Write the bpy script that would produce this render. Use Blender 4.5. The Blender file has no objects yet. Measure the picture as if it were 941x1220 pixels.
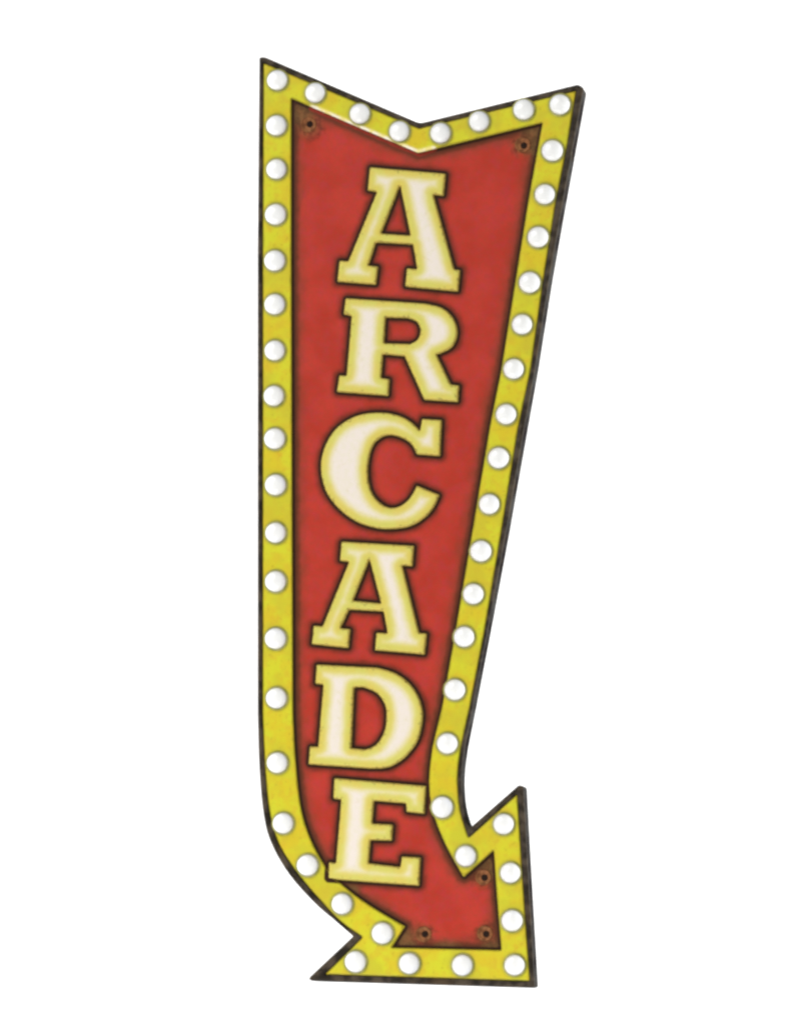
import bpy, math, random
import numpy as np
from mathutils import Vector, Matrix
from mathutils.geometry import delaunay_2d_cdt

random.seed(4)
SC = bpy.context.scene
COL = SC.collection
S = 0.0006                      # metres per picture unit on the sign's face plane
W, H = 941.0, 1220.0

# ------------------------------------------------------------------ camera
YAW, PITCH, DIST = math.radians(8.0), math.radians(5.5), 4.0
CZ = 0.62                       # height of the picture's centre above the sign's base level
center = Vector((0, 0, CZ))
cdir = Vector((math.sin(YAW)*math.cos(PITCH), -math.cos(YAW)*math.cos(PITCH), -math.sin(PITCH)))
cam_loc = center + cdir*DIST
cd = bpy.data.cameras.new("camera"); cam = bpy.data.objects.new("camera", cd)
COL.objects.link(cam); SC.camera = cam
cam.location = cam_loc
cam.rotation_euler = (center - cam_loc).to_track_quat('-Z', 'Y').to_euler()
cd.sensor_fit = 'VERTICAL'; cd.sensor_height = 36.0
cd.lens = 36.0*DIST/(H*S)
cd.clip_start = 0.05; cd.clip_end = 100
RM = (center - cam_loc).to_track_quat('-Z', 'Y').to_matrix()
SC.cycles.filter_width = 2.8

# ------------------------------------------------------------------ world and lamps
wd = bpy.data.worlds.new("World"); SC.world = wd; wd.use_nodes = True
bg = wd.node_tree.nodes['Background']
bg.inputs[0].default_value = (1.0, 1.0, 1.0, 1); bg.inputs[1].default_value = 0.42

def area(name, loc, target, sx, sy, power, col=(1, 1, 1)):
    d = bpy.data.lights.new(name, 'AREA'); d.shape = 'RECTANGLE'; d.size = sx; d.size_y = sy
    d.energy = power; d.color = col
    o = bpy.data.objects.new(name, d); COL.objects.link(o); o.location = loc
    o.rotation_euler = (Vector(target) - Vector(loc)).to_track_quat('-Z', 'Y').to_euler()
    return o
area('key_lamp', (-1.3, -2.2, 2.3), (0, 0, CZ), 1.0, 1.0, 47, (1.0, 0.98, 0.95))
area('low_lamp', (-0.35, -1.15, -0.45), (0.02, 0, 0.3), 0.6, 0.5, 13, (1.0, 0.97, 0.95))
area('backdrop_lamp_left', (-2.6, 0.25, 0.6), (0.4, 1.6, 0.6), 0.6, 2.6, 95)
area('backdrop_lamp_right', (2.6, 0.25, 0.6), (-0.4, 1.6, 0.6), 0.6, 2.6, 95)

SC.view_settings.view_transform = 'Standard'; SC.view_settings.look = 'None'
SC.view_settings.exposure = 0.0; SC.view_settings.gamma = 1.0

# ------------------------------------------------------------------ geometry helpers
def P(px, py, y):
    """point of the plane y=const that the photograph shows at (px, py)"""
    d = RM @ Vector(((px-W/2)*S/DIST, -(py-H/2)*S/DIST, -1.0))
    t = (y - cam_loc.y)/d.y
    return cam_loc + d*t

def flat(pts):                  # picture -> sign plane, in sign units (x right, z up)
    return [((p := P(x, y, 0.0)).x/S, p.z/S) for x, y in pts]

def cr(pts, n=6):               # smooth open curve through the points
    out = []
    for i in range(len(pts)-1):
        p0 = pts[max(i-1, 0)]; p1 = pts[i]; p2 = pts[i+1]; p3 = pts[min(i+2, len(pts)-1)]
        for k in range(n):
            t = k/n
            out.append(tuple(0.5*((2*b) + (c-a)*t + (2*a-5*b+4*c-d)*t*t + (3*b-a-3*c+d)*t**3)
                             for a, b, c, d in zip(p0, p1, p2, p3)))
    out.append(pts[-1])
    return out

def resample(poly, step):
    out = []
    for i in range(len(poly)):
        a = np.array(poly[i]); b = np.array(poly[(i+1) % len(poly)])
        L = np.linalg.norm(b-a)
        if L < 1e-6: continue
        n = max(1, int(math.ceil(L/step)))
        for k in range(n): out.append(a + (b-a)*k/n)
    return np.array(out)

def dist_to(pts, polys):
    pts = np.asarray(pts, float); best = np.full(len(pts), 1e9)
    for poly in polys:
        poly = np.asarray(poly, float)
        A = poly; B = np.roll(poly, -1, 0)
        for a, b in zip(A, B):
            ab = b-a; L2 = ab@ab
            if L2 < 1e-12: continue
            t = np.clip(((pts-a)@ab)/L2, 0, 1)
            q = a + t[:, None]*ab
            best = np.minimum(best, np.hypot(pts[:, 0]-q[:, 0], pts[:, 1]-q[:, 1]))
    return best

def inside(pts, polys):         # even-odd
    pts = np.asarray(pts, float); r = np.zeros(len(pts), bool)
    for poly in polys:
        poly = np.asarray(poly, float); A = poly; B = np.roll(poly, -1, 0)
        for a, b in zip(A, B):
            c = (a[1] > pts[:, 1]) != (b[1] > pts[:, 1])
            if abs(b[1]-a[1]) < 1e-12: continue
            xs = a[0] + (pts[:, 1]-a[1])*(b[0]-a[0])/(b[1]-a[1])
            r ^= c & (pts[:, 0] < xs)
    return r

def round_poly(poly, r, n=4):   # small radius on hard corners
    out = []; m = len(poly)
    for i in range(m):
        p = np.array(poly[i]); a = np.array(poly[i-1]); b = np.array(poly[(i+1) % m])
        la = np.linalg.norm(a-p); lb = np.linalg.norm(b-p)
        if la < 1e-6 or lb < 1e-6: continue
        u = (a-p)/la; v = (b-p)/lb
        if u@v < -0.93: out.append(tuple(p)); continue
        k = min(r, la*0.4, lb*0.4); s = p+u*k; e = p+v*k
        for j in range(n+1):
            t = j/n; out.append(tuple((1-t)**2*s + 2*t*(1-t)*p + t*t*e))
    return out

def sheet(name, polys, base, profile, mat, spacing, skirt, parent, rings=(0.7, 1.5, 2.6), attrs=None,
          edge_mat=None, back=False):
    """a plate with outline polys (even-odd), front surface at base - profile(distance to the edge),
    side walls going back to 'skirt' (all in sign units, +y away from the viewer)."""
    segs = []; vs = []; edges = []
    loops = []
    for poly in polys:
        q = resample(poly, spacing*1.2); i0 = len(vs)
        vs.extend(q.tolist()); n = len(q); loops.append((i0, n))
        edges += [(i0+k, i0+(k+1) % n) for k in range(n)]
    rings = [r for r in rings if r < spacing*3]
    extra = []
    for poly in polys:
        q = resample(poly, spacing*1.2)
        t = np.roll(q, -1, 0) - np.roll(q, 1, 0); t /= np.maximum(np.linalg.norm(t, axis=1), 1e-9)[:, None]
        nrm = np.stack([-t[:, 1], t[:, 0]], 1)
        for r in rings:
            for sgn in (1, -1):
                c = q + nrm*r*sgn
                k = inside(c, polys) & (dist_to(c, polys) > r*0.93)
                extra.append(c[k])
    allp = np.array(vs); lo = allp.min(0); hi = allp.max(0)
    gx = np.arange(lo[0], hi[0], spacing); gy = np.arange(lo[1], hi[1], spacing*0.87)
    g = np.array([(x + (j % 2)*spacing/2, y) for j, y in enumerate(gy) for x in gx])
    g = g[inside(g, polys)]
    g = g[dist_to(g, polys) > (rings[-1] if rings else 0)+spacing*0.45]
    pts = np.concatenate([allp] + extra + [g])
    r = delaunay_2d_cdt([Vector(p) for p in pts], edges, [], 0, 1e-4)
    V = np.array([tuple(v) for v in r[0]]); F = np.array([f for f in r[2]])
    cen = V[F].mean(1); F = F[inside(cen, polys)]
    a = V[F]; cr2 = (a[:, 1, 0]-a[:, 0, 0])*(a[:, 2, 1]-a[:, 0, 1]) - (a[:, 1, 1]-a[:, 0, 1])*(a[:, 2, 0]-a[:, 0, 0])
    F = np.where((cr2 > 0)[:, None], F, F[:, ::-1])          # counter-clockwise seen from the front
    D = dist_to(V, polys)
    verts = [(x*S, (base - profile(d))*S, z*S) for (x, z), d in zip(V, D)]
    faces = [tuple(int(i) for i in f) for f in F]; nfront = len(faces)
    # side walls
    for poly in polys:
        q = resample(poly, spacing*1.2); n = len(q); i0 = len(verts)
        y0 = base - profile(0.0)
        verts += [(x*S, y0*S, z*S) for x, z in q] + [(x*S, skirt*S, z*S) for x, z in q]
        ar = sum(q[k][0]*q[(k+1) % n][1]-q[(k+1) % n][0]*q[k][1] for k in range(n))
        ccw = ar > 0
        if poly is not polys[0]: ccw = not ccw
        for k in range(n):
            a0 = i0+k; b0 = i0+(k+1) % n
            f = (a0, a0+n, b0+n, b0) if ccw else (a0, b0, b0+n, a0+n)
            faces.append(f)
        if back and poly is polys[0]:
            loop = [i0+n+k for k in range(n)]
            faces.append(tuple(loop[::-1] if ccw else loop))
    me = bpy.data.meshes.new(name); me.from_pydata(verts, [], faces); me.materials.append(mat)
    if edge_mat: me.materials.append(edge_mat)
    for i, p in enumerate(me.polygons):
        p.use_smooth = i < nfront
        if edge_mat and i >= nfront: p.material_index = 1
    nv = len(V)
    def put(nm, arr):
        at = me.attributes.new(nm, 'FLOAT', 'POINT')
        full = np.zeros(len(verts), np.float32); full[:nv] = arr; at.data.foreach_set('value', full)
    put('edge_dist', D)
    for nm, pp, signed in (attrs or []):
        dd = dist_to(V, pp)
        if signed:
            ins = np.zeros(len(V), bool)
            for grp in signed: ins |= inside(V, grp)
            dd = np.where(ins, -dd, dd)
        put(nm, dd)
    me.update()
    o = bpy.data.objects.new(name, me); COL.objects.link(o); o.parent = parent
    return o

def lathe(name, prof, mats, parent, seg=32, idx=None):
    """prof: (radius, height towards the viewer); idx: material per ring"""
    vs = []; fs = []; mi = []
    for r, h in prof:
        for k in range(seg):
            a = 2*math.pi*k/seg; vs.append((r*math.cos(a)*S, -h*S, r*math.sin(a)*S))
    for j in range(len(prof)-1):
        for k in range(seg):
            fs.append((j*seg+k, j*seg+(k+1) % seg, (j+1)*seg+(k+1) % seg, (j+1)*seg+k)); mi.append(idx[j] if idx else 0)
    fs.append(tuple((len(prof)-1)*seg+k for k in range(seg))); mi.append(idx[-1] if idx else 0)
    me = bpy.data.meshes.new(name); me.from_pydata(vs, [], fs)
    for m in mats: me.materials.append(m)
    for i, p in enumerate(me.polygons): p.use_smooth = True; p.material_index = mi[i]
    me.update()
    o = bpy.data.objects.new(name, me); COL.objects.link(o); o.parent = parent
    return o

# ------------------------------------------------------------------ materials
def lin(r, g, b, k=1.0):
    f = lambda c: (c/255/12.92 if c/255 <= .04045 else ((c/255+.055)/1.055)**2.4)
    return (f(r)*k, f(g)*k, f(b)*k, 1)

class Mat:
    def __init__(s, name, rough=0.4, coat=0.0, spec=0.15):
        s.m = bpy.data.materials.new(name); s.m.use_nodes = True; s.t = s.m.node_tree
        s.b = s.t.nodes['Principled BSDF']; s.b.inputs['Roughness'].default_value = rough
        s.b.inputs['Coat Weight'].default_value = coat; s.b.inputs['Coat Roughness'].default_value = 0.3
        s.b.inputs['Specular IOR Level'].default_value = spec
        s.tc = s.t.nodes.new('ShaderNodeTexCoord')
    def put(s, sock, v):
        if hasattr(v, 'is_output'): s.t.links.new(v, sock)
        else: sock.default_value = v
    def noise(s, scale, detail=3, rough=0.55, off=(0, 0, 0), stretch=(1, 1, 1), dist=0.0):
        mp = s.t.nodes.new('ShaderNodeMapping'); mp.inputs['Location'].default_value = off
        mp.inputs['Scale'].default_value = stretch
        s.t.links.new(s.tc.outputs['Object'], mp.inputs['Vector'])
        n = s.t.nodes.new('ShaderNodeTexNoise'); n.inputs['Scale'].default_value = scale
        n.inputs['Detail'].default_value = detail; n.inputs['Roughness'].default_value = rough
        n.inputs['Distortion'].default_value = dist
        s.t.links.new(mp.outputs[0], n.inputs['Vector']); return n.outputs['Fac']
    def attr(s, nm):
        a = s.t.nodes.new('ShaderNodeAttribute'); a.attribute_name = nm; return a.outputs['Fac']
    def step(s, v, a, b, lo=0.0, hi=1.0):       # smooth ramp: v=a -> lo, v=b -> hi
        n = s.t.nodes.new('ShaderNodeMapRange'); n.interpolation_type = 'SMOOTHSTEP'
        if a > b: a, b, lo, hi = b, a, hi, lo
        s.put(n.inputs['Value'], v); n.inputs['From Min'].default_value = a; n.inputs['From Max'].default_value = b
        n.inputs['To Min'].default_value = lo; n.inputs['To Max'].default_value = hi
        return n.outputs['Result']
    def math(s, op, a, b):
        n = s.t.nodes.new('ShaderNodeMath'); n.operation = op; s.put(n.inputs[0], a); s.put(n.inputs[1], b)
        return n.outputs[0]
    def mix(s, f, a, b):
        n = s.t.nodes.new('ShaderNodeMix'); n.data_type = 'RGBA'; s.put(n.inputs[0], f)
        s.put(n.inputs[6], a); s.put(n.inputs[7], b); return n.outputs[2]
    def color(s, v): s.put(s.b.inputs['Base Color'], v); return s
    def rough(s, v): s.put(s.b.inputs['Roughness'], v); return s
    def bump(s, h, strength=0.15, d=0.0005):
        n = s.t.nodes.new('ShaderNodeBump'); n.inputs['Strength'].default_value = strength
        n.inputs['Distance'].default_value = d; s.put(n.inputs['Height'], h)
        s.t.links.new(n.outputs[0], s.b.inputs['Normal']); return s

ALB = 0.93                       # print colours as albedos
DARK = lin(50, 27, 14); BROWN = lin(104, 62, 36); RUST = lin(140, 84, 38)

# red enamel face
m = Mat('red_enamel', 0.42, 0.0)
dl = m.attr('letter_dist'); de = m.attr('edge_dist'); dh = m.attr('hole_dist')
n1 = m.noise(34, 4); n2 = m.noise(160, 4, off=(3, 1, 2)); n3 = m.noise(70, 5, 0.65, off=(7, 0, 5)); n4 = m.noise(420, 2, off=(1, 9, 4))
c = m.mix(m.step(n1, .35, .65), lin(178, 50, 35, ALB), lin(190, 57, 45, ALB))
c = m.mix(m.step(n2, .42, .70, 0, .35), c, lin(176, 54, 68, ALB))
c = m.mix(m.step(n4, .42, .62, 0, .28), c, lin(150, 66, 40, ALB))
w = m.math('ADD', de, m.math('MULTIPLY', m.math('SUBTRACT', n3, .5), 26.0))
c = m.mix(m.step(w, 22, 2, 0, .7), c, lin(122, 62, 42, ALB))
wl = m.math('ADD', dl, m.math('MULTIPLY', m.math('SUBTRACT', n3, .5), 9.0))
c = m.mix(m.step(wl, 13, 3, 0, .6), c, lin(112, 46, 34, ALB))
nh = m.noise(230, 4, .65, off=(2, 2, 7)); wh = m.math('ADD', dh, m.math('MULTIPLY', m.math('SUBTRACT', nh, .5), 26.0))
c = m.mix(m.step(wh, 18, 4, 0, .75), c, m.mix(m.step(nh, .4, .6), lin(84, 48, 28, ALB), lin(128, 84, 46, ALB)))
wd2 = m.math('ADD', de, m.math('MULTIPLY', m.math('SUBTRACT', n2, .5), 6.0))
c = m.mix(m.step(wd2, 11.5, 4.0, 0, .8), c, lin(70, 40, 20))
dc = m.attr('corner_dist'); wc = m.math('ADD', dc, m.math('MULTIPLY', m.math('SUBTRACT', n3, .5), 22.0))
c = m.mix(m.step(wc, 21, 5, 0, .72), c, m.mix(m.step(nh, .4, .6), lin(92, 70, 38, ALB), lin(118, 90, 52, ALB)))
c = m.mix(m.step(de, 4.6, 2.2), c, DARK)
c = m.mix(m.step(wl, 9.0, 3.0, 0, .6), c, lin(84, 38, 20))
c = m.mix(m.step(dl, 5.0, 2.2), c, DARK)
sc = m.attr('streak_dist'); ws = m.math('ADD', sc, m.math('MULTIPLY', m.math('SUBTRACT', n2, .5), 4.5))
c = m.mix(m.step(ws, 5.4, 2.4, 0, .8), c, lin(150, 48, 34, ALB))  # dull red over the dark outline next to the pale streak
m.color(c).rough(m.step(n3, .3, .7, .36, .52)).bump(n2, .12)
RED = m.m

# yellow enamel band
m = Mat('yellow_enamel', 0.36, 0.0)
dl = m.attr('letter_dist'); de = m.attr('edge_dist'); db = m.attr('bulb_dist')
n1 = m.noise(48, 4, .6); n2 = m.noise(130, 4, .6, off=(3, 1, 2)); n3 = m.noise(75, 5, .7, off=(2, 8, 1)); n4 = m.noise(300, 3, .6, off=(5, 0, 4))
c = m.mix(m.step(n1, .36, .62), lin(212, 190, 44, ALB), lin(207, 206, 48, ALB))
c = m.mix(m.step(n2, .48, .64, 0, .5), c, lin(208, 176, 48, ALB))
c = m.mix(m.step(n3, .58, .74, 0, .6), c, lin(206, 150, 40, ALB))
c = m.mix(m.step(n4, .58, .72, 0, .35), c, lin(158, 132, 40, ALB))
n5 = m.noise(28, 3, .6, off=(6, 6, 1)); c = m.mix(m.step(n5, .46, .62, 0, .55), c, lin(192, 184, 52, ALB))
c = m.mix(m.step(db, 17.5, 13.0, 0, .55), c, lin(166, 164, 64, ALB))
c = m.mix(m.step(dl, 5.2, 3.4), c, DARK)
we = m.math('ADD', de, m.math('MULTIPLY', m.math('SUBTRACT', n2, .5), 5.0))
c = m.mix(m.step(we, 2.4, 0.6, 0, .5), c, lin(120, 104, 36, ALB))
sc = m.attr('streak_dist'); ws = m.math('ADD', sc, m.math('MULTIPLY', m.math('SUBTRACT', n2, .5), 4.5))
c = m.mix(m.step(ws, 5.2, 1.2, 0, .95), c, m.mix(m.step(n2, .42, .6), lin(238, 222, 140), lin(250, 246, 232)))  # pale cream streak along the inner edge, broken up by noise
m.color(c).rough(m.step(n3, .3, .7, .30, .45)).bump(n2, .10)
YEL = m.m

# letters: airbrushed cream to yellow
m = Mat('cream_yellow_enamel', 0.38, 0.0)
de = m.attr('edge_dist'); n1 = m.noise(60, 4, .6); n2 = m.noise(190, 4, .65, off=(4, 2, 1)); n3 = m.noise(110, 3, .6, off=(8, 3, 1))
w = m.math('ADD', de, m.math('MULTIPLY', m.math('SUBTRACT', n3, .5), 4.5))
c = m.mix(m.step(n1, .38, .62), lin(214, 196, 92, ALB), lin(208, 202, 98, ALB))
c = m.mix(m.step(w, 3.5, 12.0, 0, .6), c, lin(226, 216, 142, ALB))
c = m.mix(m.step(w, 7.0, 17.5, 0, 1), c, lin(234, 224, 214, ALB))
c = m.mix(m.step(de, 2.6, 0.6, 0, .65), c, lin(208, 178, 92, ALB))
c = m.mix(m.step(n2, .56, .74, 0, .25), c, lin(196, 176, 88, ALB))
n4 = m.noise(420, 3, .6, off=(1, 5, 3)); ch = m.math('SUBTRACT', n4, m.math('MULTIPLY', de, .035))
c = m.mix(m.step(ch, .48, .58, 0, .6), c, lin(112, 82, 34, ALB))
c = m.mix(m.step(n4, .40, .66, 0, .12), c, lin(206, 212, 120, ALB))
m.color(c).rough(m.step(n2, .3, .7, .32, .48)).bump(n2, .10)
CREAM = m.m

m = Mat('dark_letter_edge', 0.5); n1 = m.noise(200)
m.color(m.mix(m.step(n1, .4, .6), lin(60, 34, 16), lin(96, 70, 26))); LEDGE = m.m
m = Mat('black_enamel', 0.34); n1 = m.noise(90, 5, .65); n2 = m.noise(22, 3, off=(2, 0, 0))
c = m.mix(m.step(n1, .4, .62), lin(34, 28, 20), lin(74, 64, 52))
c = m.mix(m.step(n2, .56, .68, 0, .6), c, lin(72, 54, 34))
m.color(c).rough(m.step(n1, .3, .7, .4, .6)); BLACK = m.m
m = Mat('dark_steel_side', 0.85, spec=0.0); n1 = m.noise(60, 5, .65); n2 = m.noise(160, 4, off=(4, 0, 2))
c = m.mix(m.step(n1, .38, .62), lin(34, 30, 32), lin(70, 70, 68))
c = m.mix(m.step(n2, .56, .7, 0, .5), c, lin(92, 78, 56))
m.color(c); SIDE = m.m
m = Mat('band_edge', 0.3); m.color(lin(140, 122, 58)); BEDGE = m.m
m = Mat('frosted_white_bulb', 0.3, 0.25, 0.5); n1 = m.noise(40)
m.color(m.mix(m.step(n1, .4, .6), (.77, .79, .83, 1), (.81, .82, .81, 1)))
m.b.inputs['Subsurface Weight'].default_value = 0.25; m.b.inputs['Subsurface Radius'].default_value = (.004, .004, .004)
m.b.inputs['Subsurface Scale'].default_value = 0.6
BULB = m.m
m = Mat('bulb_socket', 0.5); n1 = m.noise(140)
m.color(m.mix(m.step(n1, .35, .65), lin(150, 150, 74), lin(176, 172, 108))); SOCK = m.m
m = Mat('rusty_eyelet', 0.55); n1 = m.noise(240, 4)
m.color(m.mix(m.step(n1, .38, .62), lin(104, 62, 36), lin(142, 92, 56))); m.b.inputs['Metallic'].default_value = 0.2; EYE = m.m
m = Mat('dark_hole', 0.8); m.color(lin(34, 20, 14)); HOLE = m.m
m = Mat('white_paper', 0.9, 0, 0.1); n1 = m.noise(3); m.color(m.mix(n1, (.90, .90, .90, 1), (.93, .93, .93, 1))); PAPER = m.m

# ------------------------------------------------------------------ the backdrop
me = bpy.data.meshes.new('backdrop')
prof = [(1.6, 4.2), (1.6, -1.6)] + [(1.6-0.8+0.8*math.cos(a), -1.6-0.8*math.sin(a)) for a in [i*math.pi/16 for i in range(1, 9)]] + [(-6.0, -2.4)]
vs = [(x, y, z) for y, z in prof for x in (-5, 5)]
me.from_pydata(vs, [], [(2*i, 2*i+2, 2*i+3, 2*i+1) for i in range(len(prof)-1)]); me.materials.append(PAPER)
for p in me.polygons: p.use_smooth = True
o = bpy.data.objects.new('backdrop', me); COL.objects.link(o); o['kind'] = 'structure'

# ------------------------------------------------------------------ outlines (picture units)
OUTER = [(309, 68), (316, 68), (500, 147), (688.5, 100.5), (695.5, 105)] + \
        [(671, 240), (655, 330), (637.5, 440), (625, 510), (602, 640), (581, 752), (564, 840)] + \
        cr([(554, 890), (550, 925), (552, 960), (559, 985)], 4)[:-1] + \
        [(560, 986), (618, 935), (624, 937), (628.5, 1020), (637.5, 1176), (632, 1177), (372, 1169), (368, 1167), (369, 1164), (420, 1116)] + \
        cr([(420, 1115), (398, 1096), (374, 1075), (344, 1041), (323, 1004), (314, 970), (309, 915), (307, 850)], 5) + \
        [(307, 600), (307, 300)]
BAND_O = [(314, 75), (499, 153), (686, 108), (676, 170), (662, 240), (646, 340), (632, 440), (617, 510),
          (596, 640), (577, 752), (560, 840)] + \
         cr([(549, 890), (545, 925), (548, 965), (558, 998)], 4)[:-1] + \
         [(558, 998), (616, 946), (620, 1010), (626, 1100), (631, 1169), (387, 1161), (431, 1117.5)] + \
         cr([(431, 1116), (406, 1098), (382, 1073), (352, 1037), (331, 1002), (321, 965), (316, 915), (313, 850)], 5) + \
         [(313, 600), (313, 300)]
BAND_I = [(347, 117), (498, 182), (646, 146), (629, 240), (613, 340), (597, 440), (584, 505), (563, 630), (541, 760), (527, 840)] + \
         cr([(515, 890), (511, 930), (515, 965), (530, 1005), (552, 1045)], 4)[:-1] + \
         [(552, 1045), (588, 1013), (592, 1070), (597, 1132), (466, 1129), (488, 1107)] + \
         cr([(488, 1107), (447, 1083), (417, 1062), (391, 1037), (370, 1000), (358, 960), (352, 905), (349, 850)], 5) + \
         [(348, 600), (347, 300)]

def z2(origin, sc, pts): return [(origin[0]+x/sc, origin[1]+y/sc) for x, y in pts]
def LT(origin, sc, *loops): return [z2(origin, sc, l) for l in loops]
LETTERS = [
 ('letter_a', LT((370, 180), 4.705,
   [(330,88),(757,125),(745,250),(688,243),(805,662),(838,666),(826,786),(528,758),(538,655),(595,660),(572,522),(366,510),(324,640),(378,645),(366,748),(148,730),(160,612),(210,616),(370,228),(318,218)],
   [(500,192),(395,460),(558,472)])),
 ('letter_r', LT((370, 340), 4.705,
   [(195,70),(640,100)] + cr([(640,100),(735,125),(797,180),(822,255),(805,325),(765,362),(705,387)],5)[1:] +
   [(785,555),(832,560),(825,652),(635,640),(525,395),(405,385),(395,518),(442,525),(435,618),(145,595),(160,503),(200,505),(228,170),(183,160)],
   [(420,178),(540,182)] + cr([(540,182),(592,202),(614,250),(598,302),(555,327)],4)[1:] + [(412,323)])),
 ('letter_c', LT((360, 480), 4.705,
   [(670,88),(782,95),(772,297),(640,287)] +
   cr([(640,287),(618,240),(575,203),(508,180),(450,188),(400,232),(375,305),(368,400),(385,490),(425,550),(482,585),(540,580),(590,545),(622,500),(640,462)],4)[1:] +
   [(768,515)] +
   cr([(768,515),(735,585),(690,637),(610,688),(500,706),(400,698),(295,660),(200,588),(130,490),(103,370),(120,258),(180,152),(270,85),(365,57),(470,55),(560,78),(620,115),(658,155)],4)[1:])),
 ('letter_a', LT((350, 630), 5.228,
   [(295,78),(748,105),(738,232),(675,228),(780,648),(828,652),(814,782),(503,755),(512,645),(582,650),(557,514),(343,502),(290,618),(352,625),(340,742),(110,718),(122,602),(178,606),(342,205),(285,198)],
   [(470,190),(368,447),(542,464)])),
 ('letter_d', LT((350, 780), 5.228,
   [(140,60),(520,80)] + cr([(520,80),(620,110),(705,165),(770,250),(802,350),(795,450),(765,545),(700,630),(630,682),(560,706),(470,708)],4)[1:] +
   [(90,682),(98,570),(150,572),(182,185),(132,180)],
   [(375,203),(430,200)] + cr([(430,200),(515,238),(565,310),(575,390),(560,482),(510,560),(445,590)],4)[1:] + [(358,582)])),
 ('letter_e', LT((360, 920), 5.535,
   [(210,38),(817,90),(805,274),(685,260),(682,205),(472,188),(462,338),(597,345),(590,450),(450,447),(438,600),(645,625),(655,555),(780,562),(770,748),(168,705),(175,592),(220,598),(255,180),(203,173)])),
]
HOLES = [(367, 148), (622, 172), (575, 1045), (504, 1113), (577, 1112)]
BULBS = [(331,96),(330,150),(330,202),(329,256),(328,311),(328,363),(328,418),(327,472),(328,523),(329,578),(329,635),(329,693),(329,761),
 (330,832),(331,909),(338,981),(367,1031),(408,1077),(456,1112),(424,1146),(488,1148),(551,1150),(613,1150),(610,1097),(608,1040),(600,982),
 (555,1020),(527,962),(533,886),(542,822),(553,759),(564,708),(573,657),(583,601),(594,546),(603,494),(612,440),(622,387),(631,337),(641,283),
 (649,232),(658,180),(667,125),(624,131),(571,145),(525,159),(476,157),(429,136),(376,111)]

# ------------------------------------------------------------------ the sign
base = P(500, 1178, 0)
sign = bpy.data.objects.new('marquee_sign', None); COL.objects.link(sign)
sign.empty_display_size = 0.1
sign['label'] = 'red arrow shaped arcade sign with yellow band of white bulbs and cream letters'
sign['category'] = 'sign'

DEPTH = 30.0                    # casing depth
o_f = round_poly(flat(OUTER), 5.0); bo = round_poly(flat(BAND_O), 2.0); bi = round_poly(flat(BAND_I), 1.6)
let = [(n, [round_poly(flat(l), 1.6) for l in loops]) for n, loops in LETTERS]
allL = [l for _, ls in let for l in ls]; grpL = [ls for _, ls in let]
holeC = flat(HOLES)
circ = lambda c, r: [(c[0]+r*math.cos(a), c[1]+r*math.sin(a)) for a in [2*math.pi*k/24 for k in range(24)]]
hp = [circ(c, 6.0 if i == 0 else 3.0 if i == 1 else 0.8) for i, c in enumerate(holeC)]; bc = flat(BULBS); bp = [circ(c, 0.8) for c in bc]

STREAK = [flat([(372, 128), (498, 182), (516, 177), (498, 182.2)])]   # line of the pale streak on the band's inner edge at the notch

def bevel(h, w):                # rounded bevel of height h over width w
    return lambda d: h*math.sqrt(max(0.0, 1-(1-min(d/w, 1.0))**2))
body = sheet('casing', [o_f, bo], 0.0, bevel(2.4, 2.6), BLACK, 4.0, DEPTH, sign, edge_mat=SIDE, back=True)
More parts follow.
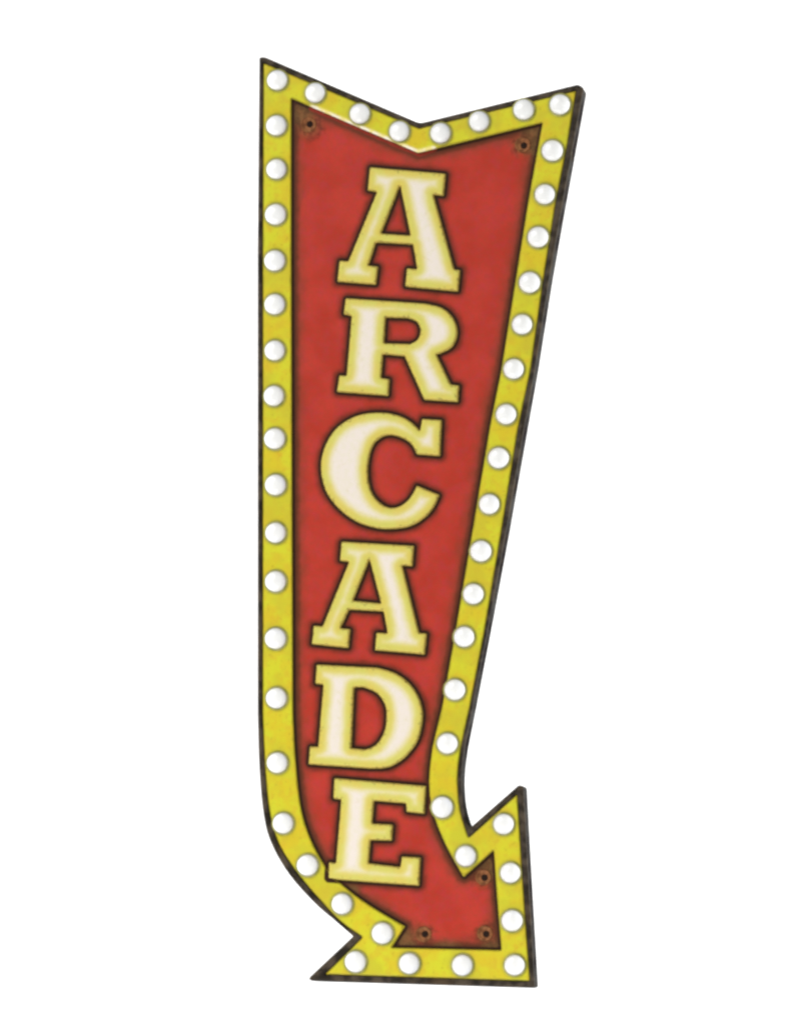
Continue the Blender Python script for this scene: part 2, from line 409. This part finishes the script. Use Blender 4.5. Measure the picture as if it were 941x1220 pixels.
# the outer walls reach the back, the lip's inner wall only the band
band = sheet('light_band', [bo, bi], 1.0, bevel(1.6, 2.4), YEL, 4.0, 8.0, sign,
             attrs=[('letter_dist', allL, grpL), ('bulb_dist', bp, None), ('streak_dist', STREAK, None)], edge_mat=BEDGE)
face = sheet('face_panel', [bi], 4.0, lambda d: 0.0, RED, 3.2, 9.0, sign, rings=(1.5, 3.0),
             attrs=[('letter_dist', allL, grpL), ('hole_dist', hp, [hp]), ('corner_dist', [circ(c, .8) for c in flat([(357, 134), (636, 160), (641, 176), (482, 1121), (532, 1136), (588, 1134), (412, 1056), (583, 1030), (400, 1040)])], None), ('streak_dist', STREAK, None)])
for (n, ls) in let:
    l = sheet(n, ls, 4.0, bevel(5.5, 3.0), CREAM, 2.6, 5.0, sign, rings=(0.6, 1.3, 2.1, 3.0), edge_mat=LEDGE)

# bulbs: frosted dome in a low socket ring
R = 12.2
dome = [(11.6, 2.0)] + [(R*math.cos(a), 2.4 + 6.2*math.sin(a)) for a in [i*math.pi/2/12 for i in range(0, 12)]] + [(0.3, 8.65)]
ring = [(14.4, -1.0), (14.4, 0.8), (13.9, 1.7), (13.1, 2.0), (12.3, 1.5), (11.9, -0.5)]
proto_b = lathe('light_bulb', dome, [BULB], sign)
proto_r = lathe('socket_ring', ring, [SOCK], proto_b)
for i, (x, z) in enumerate(bc):
    if i == 0: b = proto_b
    else:
        b = proto_b.copy(); COL.objects.link(b); b.parent = sign
        r = proto_r.copy(); COL.objects.link(r); r.parent = b
    b.location = (x*S, -0.6*S, z*S)
    k = 1 + random.uniform(-.03, .03); b.scale = (k, 1, k)
    b.rotation_euler = (0, random.uniform(0, 6.28), 0)

# eyelets with a dark screw hole
eye = [(9.4, -0.5), (9.4, 0.7), (8.7, 1.2), (7.7, 1.2), (7.0, 0.7), (5.6, 0.4), (3.0, 0.35), (0.5, 0.35)]
e0 = lathe('eyelet', eye, [EYE], sign)
h0 = lathe('screw_hole', [(4.0, 0.3), (3.9, 0.62), (1.2, 0.45)], [HOLE], e0)
h0.location = (1.7*S, 0, -0.3*S)
for i, (x, z) in enumerate(holeC):
    if i == 0: e = e0
    else:
        e = e0.copy(); COL.objects.link(e); e.parent = sign
        h = h0.copy(); COL.objects.link(h); h.parent = e
    e.location = (x*S, 4.0*S, z*S); e.rotation_euler = (0, (-.5, .35, .1, -.25, .3)[i], 0)

# put the empty at the sign's base, parts keep their places
bz = Vector((base.x, 0, base.z)); sign.location = bz
for ch in list(sign.children):
    ch.location = ch.location - bz
